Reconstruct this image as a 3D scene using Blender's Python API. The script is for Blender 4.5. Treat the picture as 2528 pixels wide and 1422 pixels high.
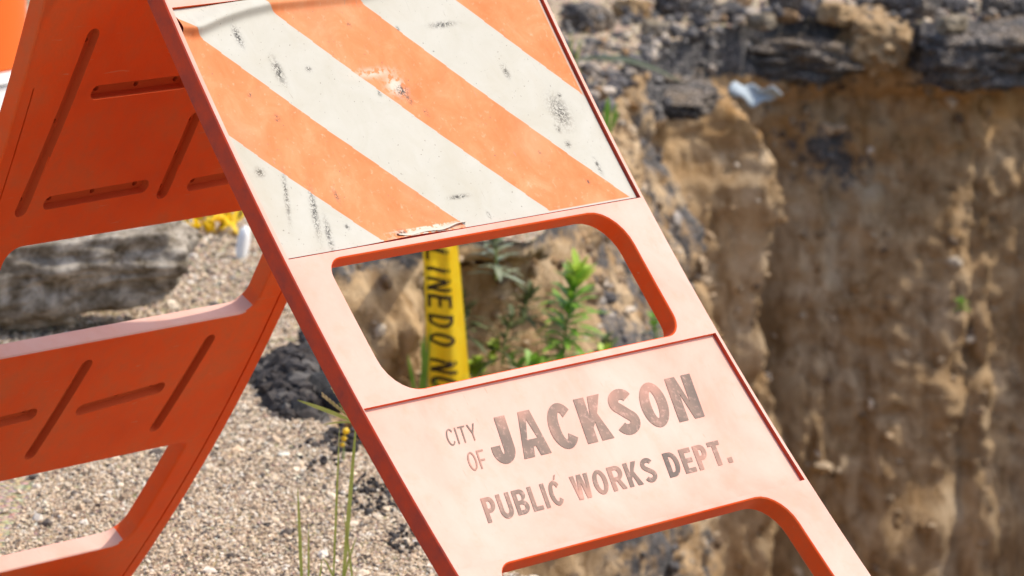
import bpy, bmesh, math, random
import numpy as np
from mathutils import Vector, Matrix, noise

random.seed(7); rng = np.random.default_rng(7)
S = bpy.context.scene
for o in list(bpy.data.objects): bpy.data.objects.remove(o)
COL = S.collection

# ------------------------------------------------------------------ camera
CAM = np.array([-3.408, -3.683, 1.620])
RM = np.array([[0.6673, 0.1292, -0.7335], [-0.7443, 0.1512, -0.6505], [0.0269, 0.9800, 0.1971]])
FPX = 10742.1
cam_d = bpy.data.cameras.new('camera'); cam = bpy.data.objects.new('camera', cam_d); COL.objects.link(cam)
m = Matrix([[*RM[i], CAM[i]] for i in range(3)] + [[0, 0, 0, 1]]); cam.matrix_world = m
cam_d.sensor_width = 36; cam_d.lens = FPX / 2528 * 36; cam_d.clip_start = 0.1; cam_d.clip_end = 3000
cam_d.dof.use_dof = True; cam_d.dof.focus_distance = 4.97; cam_d.dof.aperture_fstop = cam_d.lens / 13.0
S.camera = cam

# ------------------------------------------------------------------ light
SUN_EL = math.radians(57); SUN_H = np.array([0.76, -0.65]); SUN_H = SUN_H / np.linalg.norm(SUN_H)
sun_dir = Vector((SUN_H[0] * math.cos(SUN_EL), SUN_H[1] * math.cos(SUN_EL), math.sin(SUN_EL)))
w = bpy.data.worlds.new('World'); S.world = w; w.use_nodes = True
nt = w.node_tree; sky = nt.nodes.new('ShaderNodeTexSky'); sky.sky_type = 'NISHITA'; sky.sun_disc = False
sky.sun_elevation = SUN_EL; sky.sun_rotation = math.atan2(SUN_H[0], SUN_H[1]); sky.dust_density = 3.0
nt.links.new(sky.outputs[0], nt.nodes['Background'].inputs[0]); nt.nodes['Background'].inputs[1].default_value = 0.15
sd = bpy.data.lights.new('sun', 'SUN'); sd.energy = 2.3; sd.angle = math.radians(0.53); sd.color = (1, 0.91, 0.77)
so = bpy.data.objects.new('sun', sd); COL.objects.link(so); so.rotation_euler = sun_dir.to_track_quat('Z', 'Y').to_euler()
S.view_settings.view_transform = 'Standard'; S.view_settings.look = 'None'; S.view_settings.gamma = 1
S.view_settings.exposure = 0.78

# ------------------------------------------------------------------ helpers
def ray(x, y):
    d = RM @ np.array([(x - 1264) / FPX, -(y - 711) / FPX, -1.0]); return d / np.linalg.norm(d)
def at(x, y, dist): return CAM + ray(x, y) * dist
def gz(x, y, z=0.0):
    d = ray(x, y); return CAM + d * ((z - CAM[2]) / d[2])

def tag(o, label=None, cat=None, group=None, kind=None):
    if label: o['label'] = label
    if cat: o['category'] = cat
    if group: o['group'] = group
    if kind: o['kind'] = kind
    return o
def link(name, me, mat=None, parent=None):
    o = bpy.data.objects.new(name, me); COL.objects.link(o)
    if mat is not None:
        for mm in (mat if isinstance(mat, (list, tuple)) else [mat]): me.materials.append(mm)
    if parent is not None: o.parent = parent
    return o
def empty(name, loc=(0, 0, 0)):
    o = bpy.data.objects.new(name, None); COL.objects.link(o); o.location = loc; o.empty_display_size = .05; return o
def mesh(name, V, F, smooth=True):
    me = bpy.data.meshes.new(name); me.from_pydata([tuple(map(float, v)) for v in V], [], [tuple(map(int, f)) for f in F]); me.update()
    if smooth: me.polygons.foreach_set('use_smooth', [True] * len(me.polygons))
    return me
def fast_tris(name, V, F, smooth=False, col=None):
    me = bpy.data.meshes.new(name); V = np.asarray(V, np.float32); F = np.asarray(F, np.int32)
    me.vertices.add(len(V)); me.vertices.foreach_set('co', V.ravel())
    k = F.shape[1]
    me.loops.add(F.size); me.loops.foreach_set('vertex_index', F.ravel())
    me.polygons.add(len(F)); me.polygons.foreach_set('loop_start', np.arange(0, F.size, k, dtype=np.int32))
    me.polygons.foreach_set('use_smooth', np.full(len(F), smooth)); me.update(calc_edges=True)
    if col is not None:
        a = me.color_attributes.new('col', 'FLOAT_COLOR', 'POINT'); a.data.foreach_set('color', np.c_[col, np.ones(len(V))].astype(np.float32).ravel())
    return me
def fattr(me, name, vals):
    a = me.attributes.new(name, 'FLOAT', 'POINT'); a.data.foreach_set('value', np.asarray(vals, np.float32))

class N:
    """tiny node-tree helper"""
    def __init__(s, name):
        s.m = bpy.data.materials.new(name); s.m.use_nodes = True; s.t = s.m.node_tree
        s.b = s.t.nodes['Principled BSDF']; s.out = s.t.nodes['Material Output']
    def n(s, typ, **kw):
        x = s.t.nodes.new('ShaderNode' + typ)
        for k, v in kw.items():
            if hasattr(x, k): setattr(x, k, v)
        return x
    def l(s, a, b): s.t.links.new(a, b)
    def coord(s, which='Object', scale=(1, 1, 1)):
        c = s.n('TexCoord'); mp = s.n('Mapping'); mp.inputs['Scale'].default_value = scale; s.l(c.outputs[which], mp.inputs['Vector']); return mp.outputs[0]
    def noise(s, vec, scale, detail=5, rough=.55, dist=0):
        x = s.n('TexNoise'); x.inputs['Scale'].default_value = scale; x.inputs['Detail'].default_value = detail
        x.inputs['Roughness'].default_value = rough; x.inputs['Distortion'].default_value = dist
        if vec is not None: s.l(vec, x.inputs['Vector'])
        return x.outputs['Fac']
    def ramp(s, fac, stops):
        x = s.n('ValToRGB'); e = x.color_ramp.elements
        while len(e) < len(stops): e.new(.5)
        for i, (p, c) in enumerate(stops):
            e[i].position = p; e[i].color = (*c, 1) if len(c) == 3 else c
        s.l(fac, x.inputs[0]); return x.outputs[0]
    def mix(s, fac, a, b, mode='MIX'):
        x = s.n('Mix'); x.data_type = 'RGBA'; x.blend_type = mode
        for v, i in ((fac, 0), (a, 6), (b, 7)):
            if hasattr(v, 'is_linked'): s.l(v, x.inputs[i])
            elif i == 0: x.inputs[0].default_value = v
            else: x.inputs[i].default_value = (*v, 1)
        return x.outputs[2]
    def math(s, op, a, b=0):
        x = s.n('Math'); x.operation = op
        for v, i in ((a, 0), (b, 1)):
            if hasattr(v, 'is_linked'): s.l(v, x.inputs[i])
            else: x.inputs[i].default_value = v
        return x.outputs[0]
    def attr(s, name):
        x = s.n('Attribute'); x.attribute_name = name; return x
    def bump(s, h, strength=.5, dist=.01):
        x = s.n('Bump'); x.inputs['Strength'].default_value = strength; x.inputs['Distance'].default_value = dist
        s.l(h, x.inputs['Height']); s.l(x.outputs[0], s.b.inputs['Normal'])
    def base(s, c, rough=.6, spec=.3):
        if hasattr(c, 'is_linked'): s.l(c, s.b.inputs['Base Color'])
        else: s.b.inputs['Base Color'].default_value = (*c, 1)
        s.b.inputs['Roughness'].default_value = rough; s.b.inputs['Specular IOR Level'].default_value = spec
        return s

# ------------------------------------------------------------------ materials
def plastic(name):
    M = N(name); v = M.coord()
    f = M.noise(v, 9, 5); f2 = M.noise(v, 60, 4)
    c = M.ramp(f, [(.3, (.70, .072, .008)), (.7, (.84, .100, .012))])
    c = M.mix(M.math('MULTIPLY', M.ramp(f2, [(.45, (0, 0, 0)), (.75, (1, 1, 1))]), .22), c, (.48, .12, .05))
    dst = M.noise(v, 9, 7, .72); c = M.mix(M.ramp(dst, [(.46, (0, 0, 0)), (.74, (.6, .6, .6))]), c, (.42, .12, .045)); scr = M.noise(M.coord('Object', (.15, 1, 1)), 150, 3, .6, .4); c = M.mix(M.ramp(scr, [(.68, (0, 0, 0)), (.73, (.5, .5, .5))]), c, (.62, .22, .11)); M.base(c, .55, .16); M.bump(M.noise(v, 220, 3), .08, .002); return M.m
M_PL = plastic('orange_plastic')
def faded(outer):
    # bleached outer skin, or the grimy unbleached edges and the painted gap shade round the sheet
    M = N('sun_bleached_plastic' if outer else 'grimy_edge_gap_shade_plastic'); v = M.coord(); 
    f = M.noise(v, 7, 6, .6, .4); f2 = M.noise(v, 32, 6, .65); f3 = M.noise(v, 170, 4, .7)
    pale = M.ramp(f, [(.30, (.565, .29, .222)), (.44, (.58, .335, .27)), (.58, (.59, .37, .305)), (.76, (.595, .41, .35))])
    pale = M.mix(M.ramp(f2, [(.52, (0, 0, 0)), (.75, (.45, .45, .45))]), pale, (.58, .29, .20))
    pale = M.mix(M.ramp(f3, [(.66, (0, 0, 0)), (.74, (.35, .35, .35))]), pale, (.45, .25, .2))
    vs = M.coord('Object', (1, .12, .12)); sc = M.noise(vs, 260, 3, .6, .3); pale = M.mix(M.ramp(sc, [(.70, (0, 0, 0)), (.74, (.55, .55, .55))]), pale, (.52, .24, .17))
    vd = M.coord('Object', (1, .09, .09)); dr = M.noise(vd, 45, 4, .6); pale = M.mix(M.ramp(dr, [(.55, (0, 0, 0)), (.8, (.4, .4, .4))]), pale, (.50, .33, .25))
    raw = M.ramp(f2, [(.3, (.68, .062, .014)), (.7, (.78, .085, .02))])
    grime_shade = M.mix(M.ramp(f2, [(.3, (.15, .15, .15)), (.7, (.75, .75, .75))]), raw, (.17, .045, .045))
    M.base(pale if outer else grime_shade, .6, .12); M.bump(M.noise(v, 240, 3), .06, .002); return M.m
M_SLOT = N('dirt_in_slots').base((.52, .085, .024), .8, .1).m
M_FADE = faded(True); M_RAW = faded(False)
def sheet_mat():
    M = N('reflective_sheeting'); a = M.attr('stripe').outputs['Fac']; sc = M.attr('scuff').outputs['Fac']; v = M.coord()
    f = M.noise(v, 22, 6, .65, .6); f2 = M.noise(v, 130, 4, .6); f3 = M.noise(v, 420, 3, .6)
    org = M.ramp(f, [(.30, (.56, .152, .048)), (.52, (.565, .19, .072)), (.75, (.57, .25, .118))])
    org = M.mix(M.ramp(f2, [(.6, (0, 0, 0)), (.78, (.5, .5, .5))]), org, (.58, .40, .27))
    wh = M.ramp(f, [(.3, (.395, .38, .325)), (.7, (.435, .425, .38))])
    c = M.mix(a, wh, org)
    tear = M.attr('peel').outputs['Fac']
    c = M.mix(M.math('MULTIPLY', tear, M.ramp(f2, [(.42, (0, 0, 0)), (.52, (1, 1, 1))])), c, (.54, .46, .38))
    mark = M.math('MULTIPLY', sc, M.ramp(M.noise(v, 300, 6, .72, 1.0), [(.45, (0, 0, 0)), (.53, (1, 1, 1))]))
    c = M.mix(mark, c, (.05, .048, .045))
    spk = M.noise(v, 300, 2, .5); c = M.mix(M.ramp(spk, [(.705, (0, 0, 0)), (.76, (.75, .75, .75))]), c, (.10, .09, .08))
    vsc = M.coord('Object', (1, .2, .2)); scr = M.noise(vsc, 190, 4, .6, .6); c = M.mix(M.ramp(scr, [(.69, (0, 0, 0)), (.73, (.5, .5, .5))]), c, (.24, .20, .17))
    gr = M.noise(v, 5, 5, .6); c = M.mix(M.ramp(gr, [(.50, (0, 0, 0)), (.75, (.35, .35, .35))]), c, (.36, .30, .20))
    M.base(c, .55, .12); M.bump(f2, .06, .002); return M.m
M_SHEET = sheet_mat()
def ink():
    M = N('faded_black_ink'); v = M.coord(); f = M.noise(v, 11, 3, .5); f2 = M.noise(v, 150, 4, .7)
    c = M.ramp(f, [(.36, (.115, .088, .074)), (.5, (.20, .135, .105)), (.64, (.38, .20, .15))])
    c = M.mix(M.ramp(f2, [(.54, (0, 0, 0)), (.75, (.6, .6, .6))]), c, (.58, .34, .28)); M.base(c, .6, .2); return M.m
M_INK = ink()
def inkfaint():
    M = N('bleached_ink'); M.base((.80, .52, .43), .6, .2); return M.m
M_INK2 = inkfaint()
def stones(name, rough=.85):
    M = N(name); c = M.attr('col').outputs['Color']; v = M.coord(); f = M.noise(v, 160, 4)
    M.base(M.mix(M.ramp(f, [(.35, (.3, .3, .3)), (.7, (0, 0, 0))]), c, (.12, .09, .07)), rough, .2); M.bump(f, .3, .004); return M.m
M_STONE = stones('loose_stone')
def ground_mat():
    M = N('sandy_gravel'); v = M.coord(); f = M.noise(v, 1.1, 6); f2 = M.noise(v, 45, 6, .7)
    vo = M.n('TexVoronoi'); vo.inputs['Scale'].default_value = 120; M.l(v, vo.inputs['Vector'])
    c = M.ramp(f2, [(.25, (.30, .215, .145)), (.5, (.50, .39, .27)), (.75, (.58, .46, .335))])
    c = M.mix(M.ramp(f, [(.35, (.35, .35, .35)), (.6, (0, 0, 0))]), c, (.24, .19, .14))
    c = M.mix(.35, c, vo.outputs['Color'], 'SOFT_LIGHT')
    M.base(c, .95, .1); M.bump(M.math('ADD', f2, M.math('MULTIPLY', vo.outputs['Distance'], -.8)), 1.0, .012); return M.m
M_GROUND = ground_mat()
def wall_mat():
    M = N('eroded_soil'); v = M.coord(); vs = M.coord('Object', (1, 1, .42)); dk = M.attr('dark').outputs['Fac']; rd = M.attr('rust').outputs['Fac']
    f = M.noise(v, 5, 6, .6, .5); f2 = M.noise(vs, 22, 6, .65, .4); f3 = M.noise(v, 70, 5, .7)
    c = M.ramp(f, [(.28, (.385, .245, .12)), (.48, (.50, .35, .20)), (.68, (.60, .465, .31))])
    c = M.mix(M.ramp(f2, [(.36, (.75, .75, .75)), (.56, (0, 0, 0))]), c, (.21, .12, .05))
    c = M.mix(M.ramp(f3, [(.56, (0, 0, 0)), (.76, (.6, .6, .6))]), c, (.58, .46, .32))
    c = M.mix(M.math('MULTIPLY', rd, .75), c, (.50, .25, .06))
    asp = M.ramp(f3, [(.3, (.05, .05, .053)), (.5, (.11, .105, .105)), (.65, (.22, .20, .185)), (.75, (.50, .43, .36))])
    dk = M.ramp(M.math('ADD', dk, M.math('MULTIPLY', M.math('SUBTRACT', M.noise(v, 26, 5, .7), .5), 1.5)), [(.40, (0, 0, 0)), (.62, (1, 1, 1))]); c = M.mix(dk, c, asp); M.base(c, .95, .1)
    M.bump(M.math('ADD', f3, f2), .9, .015); return M.m
M_WALL = wall_mat()
def rock_mat(name, top, side):
    M = N(name); v = M.coord(); f = M.noise(v, 28, 7, .7, .3); f2 = M.noise(v, 7, 5)
    c = M.ramp(f, [(.34, side), (.5, tuple(.5 * (a + b) for a, b in zip(top, side))), (.62, top)])
    c = M.mix(M.ramp(f2, [(.4, (.5, .5, .5)), (.65, (0, 0, 0))]), c, side); M.base(c, .9, .15); M.bump(f, .9, .012); return M.m
M_ROCK = rock_mat('pale_rock', (.44, .38, .30), (.13, .10, .06))
M_ROCK2 = rock_mat('dark_rock', (.46, .41, .34), (.075, .054, .03))
M_TAN = rock_mat('tan_clod', (.42, .31, .19), (.26, .165, .08))
def asphalt_mat():
    M = N('broken_asphalt'); v = M.coord(); f = M.noise(v, 30, 6, .7); vo = M.n('TexVoronoi'); vo.inputs['Scale'].default_value = 75; M.l(v, vo.inputs['Vector'])
    c = M.ramp(f, [(.3, (.05, .05, .053)), (.5, (.105, .10, .10)), (.7, (.20, .185, .17))])
    ag = M.ramp(vo.outputs['Color'], [(.2, (.10, .09, .085)), (.6, (.30, .27, .24)), (.9, (.52, .46, .40))])
    k = M.math('MULTIPLY', M.ramp(vo.outputs['Distance'], [(.30, (1, 1, 1)), (.42, (0, 0, 0))]), M.ramp(M.noise(v, 14, 3), [(.36, (0, 0, 0)), (.52, (.9, .9, .9))]))
    c = M.mix(M.ramp(M.noise(v, 6, 6, .7), [(.42, (0, 0, 0)), (.62, (.65, .65, .65))]), c, (.27, .20, .13))
    M.base(M.mix(k, c, ag), .9, .15); M.bump(M.math('SUBTRACT', f, vo.outputs['Distance']), 1.0, .02); return M.m
M_ASPH = asphalt_mat()
M_BLACK = rock_mat('bitumen_lump', (.07, .068, .068), (.016, .016, .017))
def leaf_mat(name, c1, c2, rough=.45, trans=.35):
    M = N(name); v = M.coord(); f = M.noise(v, 30, 3); c = M.ramp(f, [(.3, c1), (.7, c2)]); M.base(c, rough, .4)
    tr = M.n('BsdfTranslucent'); M.l(c, tr.inputs[0]); mx = M.n('MixShader'); mx.inputs[0].default_value = trans
    M.l(M.b.outputs[0], mx.inputs[1]); M.l(tr.outputs[0], mx.inputs[2]); M.l(mx.outputs[0], M.out.inputs[0]); return M.m
M_LEAF = leaf_mat('fresh_leaf', (.14, .30, .03), (.26, .46, .06))
M_DARKL = leaf_mat('shade_dark_leaf', (.06, .085, .03), (.12, .14, .055), .6, .2)  # leaf green darkened to stand for shaded greenery in the hollow
M_TIP = leaf_mat('young_tip_leaf', (.36, .52, .05), (.48, .62, .09))
M_GREY = leaf_mat('silvery_leaf', (.22, .27, .17), (.34, .38, .27))
M_GRASS = leaf_mat('grass_blade', (.30, .37, .06), (.48, .50, .14))
M_DRY = leaf_mat('dry_grass', (.46, .36, .16), (.58, .47, .24), .7)
M_STEM = leaf_mat('plant_stem', (.24, .32, .08), (.32, .36, .12), .6, .1)
def tape_mat():
    M = N('yellow_plastic_film'); v = M.coord(); f = M.noise(v, 40, 3); c = M.ramp(f, [(.3, (.86, .56, .012)), (.7, (.90, .66, .03))]); M.base(c, .35, .5)
    tr = M.n('BsdfTranslucent'); M.l(c, tr.inputs[0]); mx = M.n('MixShader'); mx.inputs[0].default_value = .4
    M.l(M.b.outputs[0], mx.inputs[1]); M.l(tr.outputs[0], mx.inputs[2]); M.l(mx.outputs[0], M.out.inputs[0]); return M.m
M_TAPE = tape_mat()
M_TINK = N('tape_ink').base((.035, .022, .01), .5).m
M_DRUM = N('drum_orange').base((.74, .13, .015), .45).m
M_DRUMW = N('drum_white_band').base((.78, .78, .76), .4).m
M_RUB = N('black_rubber').base((.03, .03, .03), .8).m
M_WHITE = N('white_plastic').base((.74, .75, .74), .5).m
M_CREAM = N('sheeting_backing').base((.47, .43, .36), .6).m
M_PALEB = N('pale_plastic_scrap').base((.36, .42, .46), .7, .15).m
M_STEEL = N('zinc_bolt').base((.45, .44, .42), .4).m
M_STEEL.node_tree.nodes['Principled BSDF'].inputs['Metallic'].default_value = .8
def wood_mat():
    M = N('bleached_wood'); v = M.coord('Object', (1, 1, .1)); f = M.noise(v, 60, 4); M.base(M.ramp(f, [(.3, (.50, .36, .18)), (.7, (.64, .50, .29))]), .8, .2); return M.m
M_WOOD = wood_mat()

# ------------------------------------------------------------------ the pit rim
G2 = lambda x, y: tuple(gz(x, y)[:2])
RIM_C = [(1.9, -2.4), (1.4, -1.4), (1.14, -.5), (1.08, .2), (1.24, .55), (1.43, .86), (1.56, 1.12), (1.62, 1.3), (1.86, 1.44), (2.06, 1.66), (2.3, 1.95), (2.5, 2.05),
         (2.66, 2.11), (2.80, 2.07), (2.96, 1.99), G2(1300, 598), G2(1345, 570), G2(1385, 440), G2(1425, 330), G2(1475, 240), G2(1545, 165), G2(1640, 108), G2(1740, 72),
         G2(2005, 46), G2(2372, 56), (6.9, 2.95), (7.3, 1.6), (6.2, -.2), (4.9, -1.7), (3.3, -2.8)]
def catmull(P, per):
    P = np.array(P, float); n = len(P); out = []
    for i in range(n):
        p0, p1, p2, p3 = P[i - 1], P[i], P[(i + 1) % n], P[(i + 2) % n]; L = np.linalg.norm(p2 - p1); k = max(2, int(L / per))
        for j in range(k):
            t = j / k; out.append(.5 * ((2 * p1) + (-p0 + p2) * t + (2 * p0 - 5 * p1 + 4 * p2 - p3) * t * t + (-p0 + 3 * p1 - 3 * p2 + p3) * t ** 3))
    return np.array(out)
RIM = catmull(RIM_C, .016)
nR = len(RIM)
def fbm(p, o=4, s=1.0): return noise.fractal(Vector(p) * s, 1.0, 2.0, o)
tan = np.roll(RIM, -6, 0) - np.roll(RIM, 6, 0); tan /= np.linalg.norm(tan, axis=1)[:, None]
area = .5 * np.sum(RIM[:, 0] * np.roll(RIM[:, 1], -1) - np.roll(RIM[:, 0], -1) * RIM[:, 1])
NRM = np.c_[-tan[:, 1], tan[:, 0]] * (1 if area > 0 else -1)       # points into the pit
jag = np.array([.035 * fbm((a, b, 0), 5, 5) + .02 * fbm((a, b, 3), 3, 18) for a, b in RIM])
RIMJ = RIM + NRM * jag[:, None]
arc = np.r_[0, np.cumsum(np.linalg.norm(np.diff(RIM, axis=0), axis=1))]
def arc_at(x, y): return arc[np.argmin((RIM[:, 0] - x) ** 2 + (RIM[:, 1] - y) ** 2)]

# ground sheet with the pit cut out
def ground_z(x, y): return 0.0
bm = bmesh.new()
stp = RIMJ[::2]
rv = [bm.verts.new((a, b, 0)) for a, b in stp]
ed = [bm.edges.new((rv[i], rv[(i + 1) % len(rv)])) for i in range(len(rv))]
rings = [(12, 48), (60, 32), (900, 24)]
prev = None
cx, cy = 3.6, .6
v0 = [bm.verts.new((cx + 8 * math.cos(2 * math.pi * k / 60), cy + 8 * math.sin(2 * math.pi * k / 60), 0)) for k in range(60)]
ed += [bm.edges.new((v0[i], v0[(i + 1) % 60])) for i in range(60)]
bmesh.ops.triangle_fill(bm, edges=ed, use_beauty=True)
big = [bm.verts.new((cx + 1500 * math.cos(2 * math.pi * k / 60), cy + 1500 * math.sin(2 * math.pi * k / 60), 0)) for k in range(60)]
for i in range(60): bm.faces.new((v0[i], v0[(i + 1) % 60], big[(i + 1) % 60], big[i]))
bmesh.ops.recalc_face_normals(bm, faces=bm.faces)
me = bpy.data.meshes.new('ground'); bm.to_mesh(me); bm.free()
if me.polygons[0].normal.z < 0: me.flip_normals()
tag(link('ground', me, M_GROUND), kind='structure')

# the pit's eroded earth face
def pjx(P):
    q = RM.T @ (np.asarray(P) - CAM); return 1264 + FPX * q[0] / -q[2]
i0_ = np.argmin((RIM[:, 0] - 2.1) ** 2 + (RIM[:, 1] - 1.7) ** 2); i1_ = np.argmin((RIM[:, 0] - 6.9) ** 2 + (RIM[:, 1] - 2.4) ** 2)
PXR = np.array([pjx((x, y, -.35)) for x, y in RIM])
def arc_px(px): i = i0_ + np.argmin(np.abs(PXR[i0_:i1_] - px)); return arc[i]
A_col = arc_px(940); A_spur = arc_px(1735); A_slope0, A_slope1 = arc_at(*G2(1350, 560)), arc_at(*G2(1620, 118)); A_alc = arc_at(2.98, 1.98)
A_g1, A_g2 = arc_px(1895), arc_px(2440); A_gap = arc_px(2030)
A_near1 = arc_at(2.06, 1.66)
ZR = np.r_[0, -np.cumsum(np.r_[np.full(30, .010), np.full(70, .014), np.full(14, .03), np.full(26, .04)])]
def g(x, w_): return math.exp(-(x / w_) ** 2)
def sst(x): x = max(0.0, min(1.0, x)); return x * x * (3 - 2 * x)
WV = []; DK = []; RU = []
for i in range(nR):
    x0, y0 = RIMJ[i]; nx, ny = NRM[i]; s = arc[i]
    k = sst(min((s - A_slope0 + .15) / .4, (A_slope1 + .1 - s) / .3)); slope = .10 + .36 * k
    right = s > A_slope1 - .25
    und = .07 if right else .02
    lay = .17 + .05 * fbm((s * 1.3, 0, 7), 3, 1.0)
    for z in ZR:
        d = -z
        off = slope * min(d, .42) + .10 * max(0, d - .42)
        if d > lay: off -= und * min(1, (d - lay) / .05) * (1 - .55 * min(1, (d - lay) / .5))   # undercut below the pavement
        dd_ = min(1, .25 + d * 5)
        off += (.046 * fbm((x0, y0, z), 5, 3.0) + .020 * fbm((x0, y0, z + 9), 4, 9) + .019 * fbm((x0, y0, z + 4), 4, 28)) * dd_
        off += .015 * fbm((s * 9, 0, z * .9), 4, 1.0) * min(1, max(0, d - lay) * 6)          # rain flutes
        if d > lay: off -= .04 * max(0, fbm((s * 2.3, 5, z * .5), 3, 1.0))
        off += .13 * g(s - A_col, .13) * min(1, d * 7)
        off -= .24 * g(s - A_alc, .17) * sst((d - .03) / .06) * (1 - sst((d - .55) / .5))      # shaded hollow behind the plants
        zt = sst((d - .12) / .16); off += (.27 + .09 * fbm((s * 8, 3, z * 6), 4, 1.0)) * g(s - A_spur - .04 * fbm((0, 0, z), 2, 3), .10 + .03 * d) * zt * (1 - .45 * min(1, d))
        off -= .13 * g(s - A_g1, .035) * min(1, max(0, d - .3) * 4) + .05 * g(s - A_g2 + .05 * d, .022) * min(1, max(0, d - .25) * 3)
        WV.append((x0 + nx * off, y0 + ny * off, z - (.004 if z == 0 else 0)))
        nz = fbm((x0 * 2, y0 * 2, z * 4), 4, 1.6)
        if right:
            lim = lay + .10 * nz - .02
            if g(s - A_spur, .14) > .5: lim = min(lim, .18)
        elif s > A_near1: lim = .025 + .04 * nz
        else: lim = .12 + .05 * nz
        spill = .62 * g(s - A_gap, .20) * (1 - sst((d - .35) / .3)) * (.75 + .6 * nz) if right else .54 * k * (.85 + .7 * nz)
        DK.append(max(1 / (1 + math.exp(-(lim - d) / .022)), spill))
        RU.append(max(0, min(1, 1.2 - abs(d - lay - .08) / .12)) * (.5 + nz) if right else 0)
nz_ = len(ZR); F = []
for i in range(nR):
    j = (i + 1) % nR
    for k in range(nz_ - 1): F.append((i * nz_ + k, j * nz_ + k, j * nz_ + k + 1, i * nz_ + k + 1))
WV = np.array(WV)
me = fast_tris('earth_face', WV, F, True)
# soften the dark mask a little
D2 = np.array(DK, float).reshape(nR, nz_); D2 = (D2 + np.roll(D2, 1, 0) + np.roll(D2, -1, 0) + np.c_[D2[:, 1:], D2[:, -1:]] + np.c_[D2[:, :1], D2[:, :-1]]) / 5
fattr(me, 'dark', D2.ravel()); fattr(me, 'rust', np.clip(RU, 0, 1))
tag(link('pit_wall', me, M_WALL), kind='structure')
ZB = ZR[-1]
WG = WV.reshape(nR, nz_, 3)
# pit floor
fl = WG[:, -3, :2]; c0 = fl.mean(0); V = []; F = []
for r in range(14):
    t = r / 13
    for i in range(0, nR, 8):
        q = c0 * t + fl[i] * (1 - t) ; q = q if r else q - NRM[i] * .15
        V.append((q[0], q[1], ZB + .06 + .09 * fbm((q[0], q[1], 1), 4, 2.0) + .25 * (1 - t) ** 4))
nn = len(range(0, nR, 8))
for r in range(13):
    for i in range(nn): F.append((r * nn + i, r * nn + (i + 1) % nn, (r + 1) * nn + (i + 1) % nn, (r + 1) * nn + i))
me = mesh('pit_floor', V, F); fattr(me, 'dark', np.zeros(len(V))); fattr(me, 'rust', np.zeros(len(V)))
tag(link('pit_floor', me, M_WALL), kind='structure')

# ------------------------------------------------------------------ scattered stones (numpy)
PHI = (1 + 5 ** .5) / 2
ICO = np.array([(-1, PHI, 0), (1, PHI, 0), (-1, -PHI, 0), (1, -PHI, 0), (0, -1, PHI), (0, 1, PHI), (0, -1, -PHI), (0, 1, -PHI), (PHI, 0, -1), (PHI, 0, 1), (-PHI, 0, -1), (-PHI, 0, 1)]) / math.hypot(1, PHI)
ICF = np.array([(0, 11, 5), (0, 5, 1), (0, 1, 7), (0, 7, 10), (0, 10, 11), (1, 5, 9), (5, 11, 4), (11, 10, 2), (10, 7, 6), (7, 1, 8), (3, 9, 4), (3, 4, 2), (3, 2, 6), (3, 6, 8), (3, 8, 9), (4, 9, 5), (2, 4, 11), (6, 2, 10), (8, 6, 7), (9, 8, 1)])
OCT = np.array([(1, 0, 0), (-1, 0, 0), (0, 1, 0), (0, -1, 0), (0, 0, 1), (0, 0, -1)], float)
OCF = np.array([(0, 2, 4), (2, 1, 4), (1, 3, 4), (3, 0, 4), (2, 0, 5), (1, 2, 5), (3, 1, 5), (0, 3, 5)])
def scatter(name, P, R, C, flat=.7, ico=False, smooth=False):
    B, T = (ICO, ICF) if ico else (OCT, OCF); n = len(P); k = len(B)
    q = rng.normal(size=(n, 4)); q /= np.linalg.norm(q, axis=1)[:, None]; a, b, c, d = q.T
    Rm = np.stack([1 - 2 * (c * c + d * d), 2 * (b * c - a * d), 2 * (b * d + a * c), 2 * (b * c + a * d), 1 - 2 * (b * b + d * d), 2 * (c * d - a * b), 2 * (b * d - a * c), 2 * (c * d + a * b), 1 - 2 * (b * b + c * c)], 1).reshape(n, 3, 3)
    V = B[None] * (1 + rng.normal(0, .18, (n, k, 1))) * rng.uniform(.65, 1.3, (n, 1, 3))
    V = np.einsum('nij,nkj->nki', Rm, V) * np.asarray(R)[:, None, None]; V[:, :, 2] *= flat; V += np.asarray(P)[:, None, :]
    Fc = (T[None] + (np.arange(n) * k)[:, None, None]).reshape(-1, 3)
    return fast_tris(name, V.reshape(-1, 3), Fc, smooth, np.repeat(C, k, 0))
def pal(n, cols, wts, jit=.12):
    c = np.array(cols)[rng.choice(len(cols), n, p=np.array(wts) / np.sum(wts))]; return np.clip(c * (1 + rng.normal(0, jit, (n, 1))), .01, .8)
def inside_pit(P):
    x, y = P[:, 0], P[:, 1]; Q = RIMJ[::3]; ins = np.zeros(len(P), bool); j = len(Q) - 1
    for i in range(len(Q)):
        xi, yi = Q[i]; xj, yj = Q[j]; cr = ((yi > y) != (yj > y)) & (x < (xj - xi) * (y - yi) / (yj - yi + 1e-12) + xi); ins ^= cr; j = i
    return ins
fw = np.array([.748, .663]); rt = np.array([.667, -.744]) / math.hypot(.667, .744)
def ground_pts(d0, d1, l0, l1, sp):
    a = np.arange(d0, d1, sp); b = np.arange(l0, l1, sp); A, B = np.meshgrid(a, b); A = A.ravel() + rng.uniform(-.5, .5, A.size) * sp; B = B.ravel() + rng.uniform(-.5, .5, B.size) * sp
    P = CAM[:2] + A[:, None] * fw + B[:, None] * rt; return P[~inside_pit(P)]
GC = [(.63, .50, .355), (.69, .58, .44), (.55, .41, .28), (.73, .66, .56), (.38, .28, .19), (.10, .085, .075)]
GWT = [.30, .21, .17, .07, .12, .13]
P = np.r_[ground_pts(5.65, 7.3, -.72, .22, .0050), ground_pts(7.3, 9.5, -.95, .15, .0090)]
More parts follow.
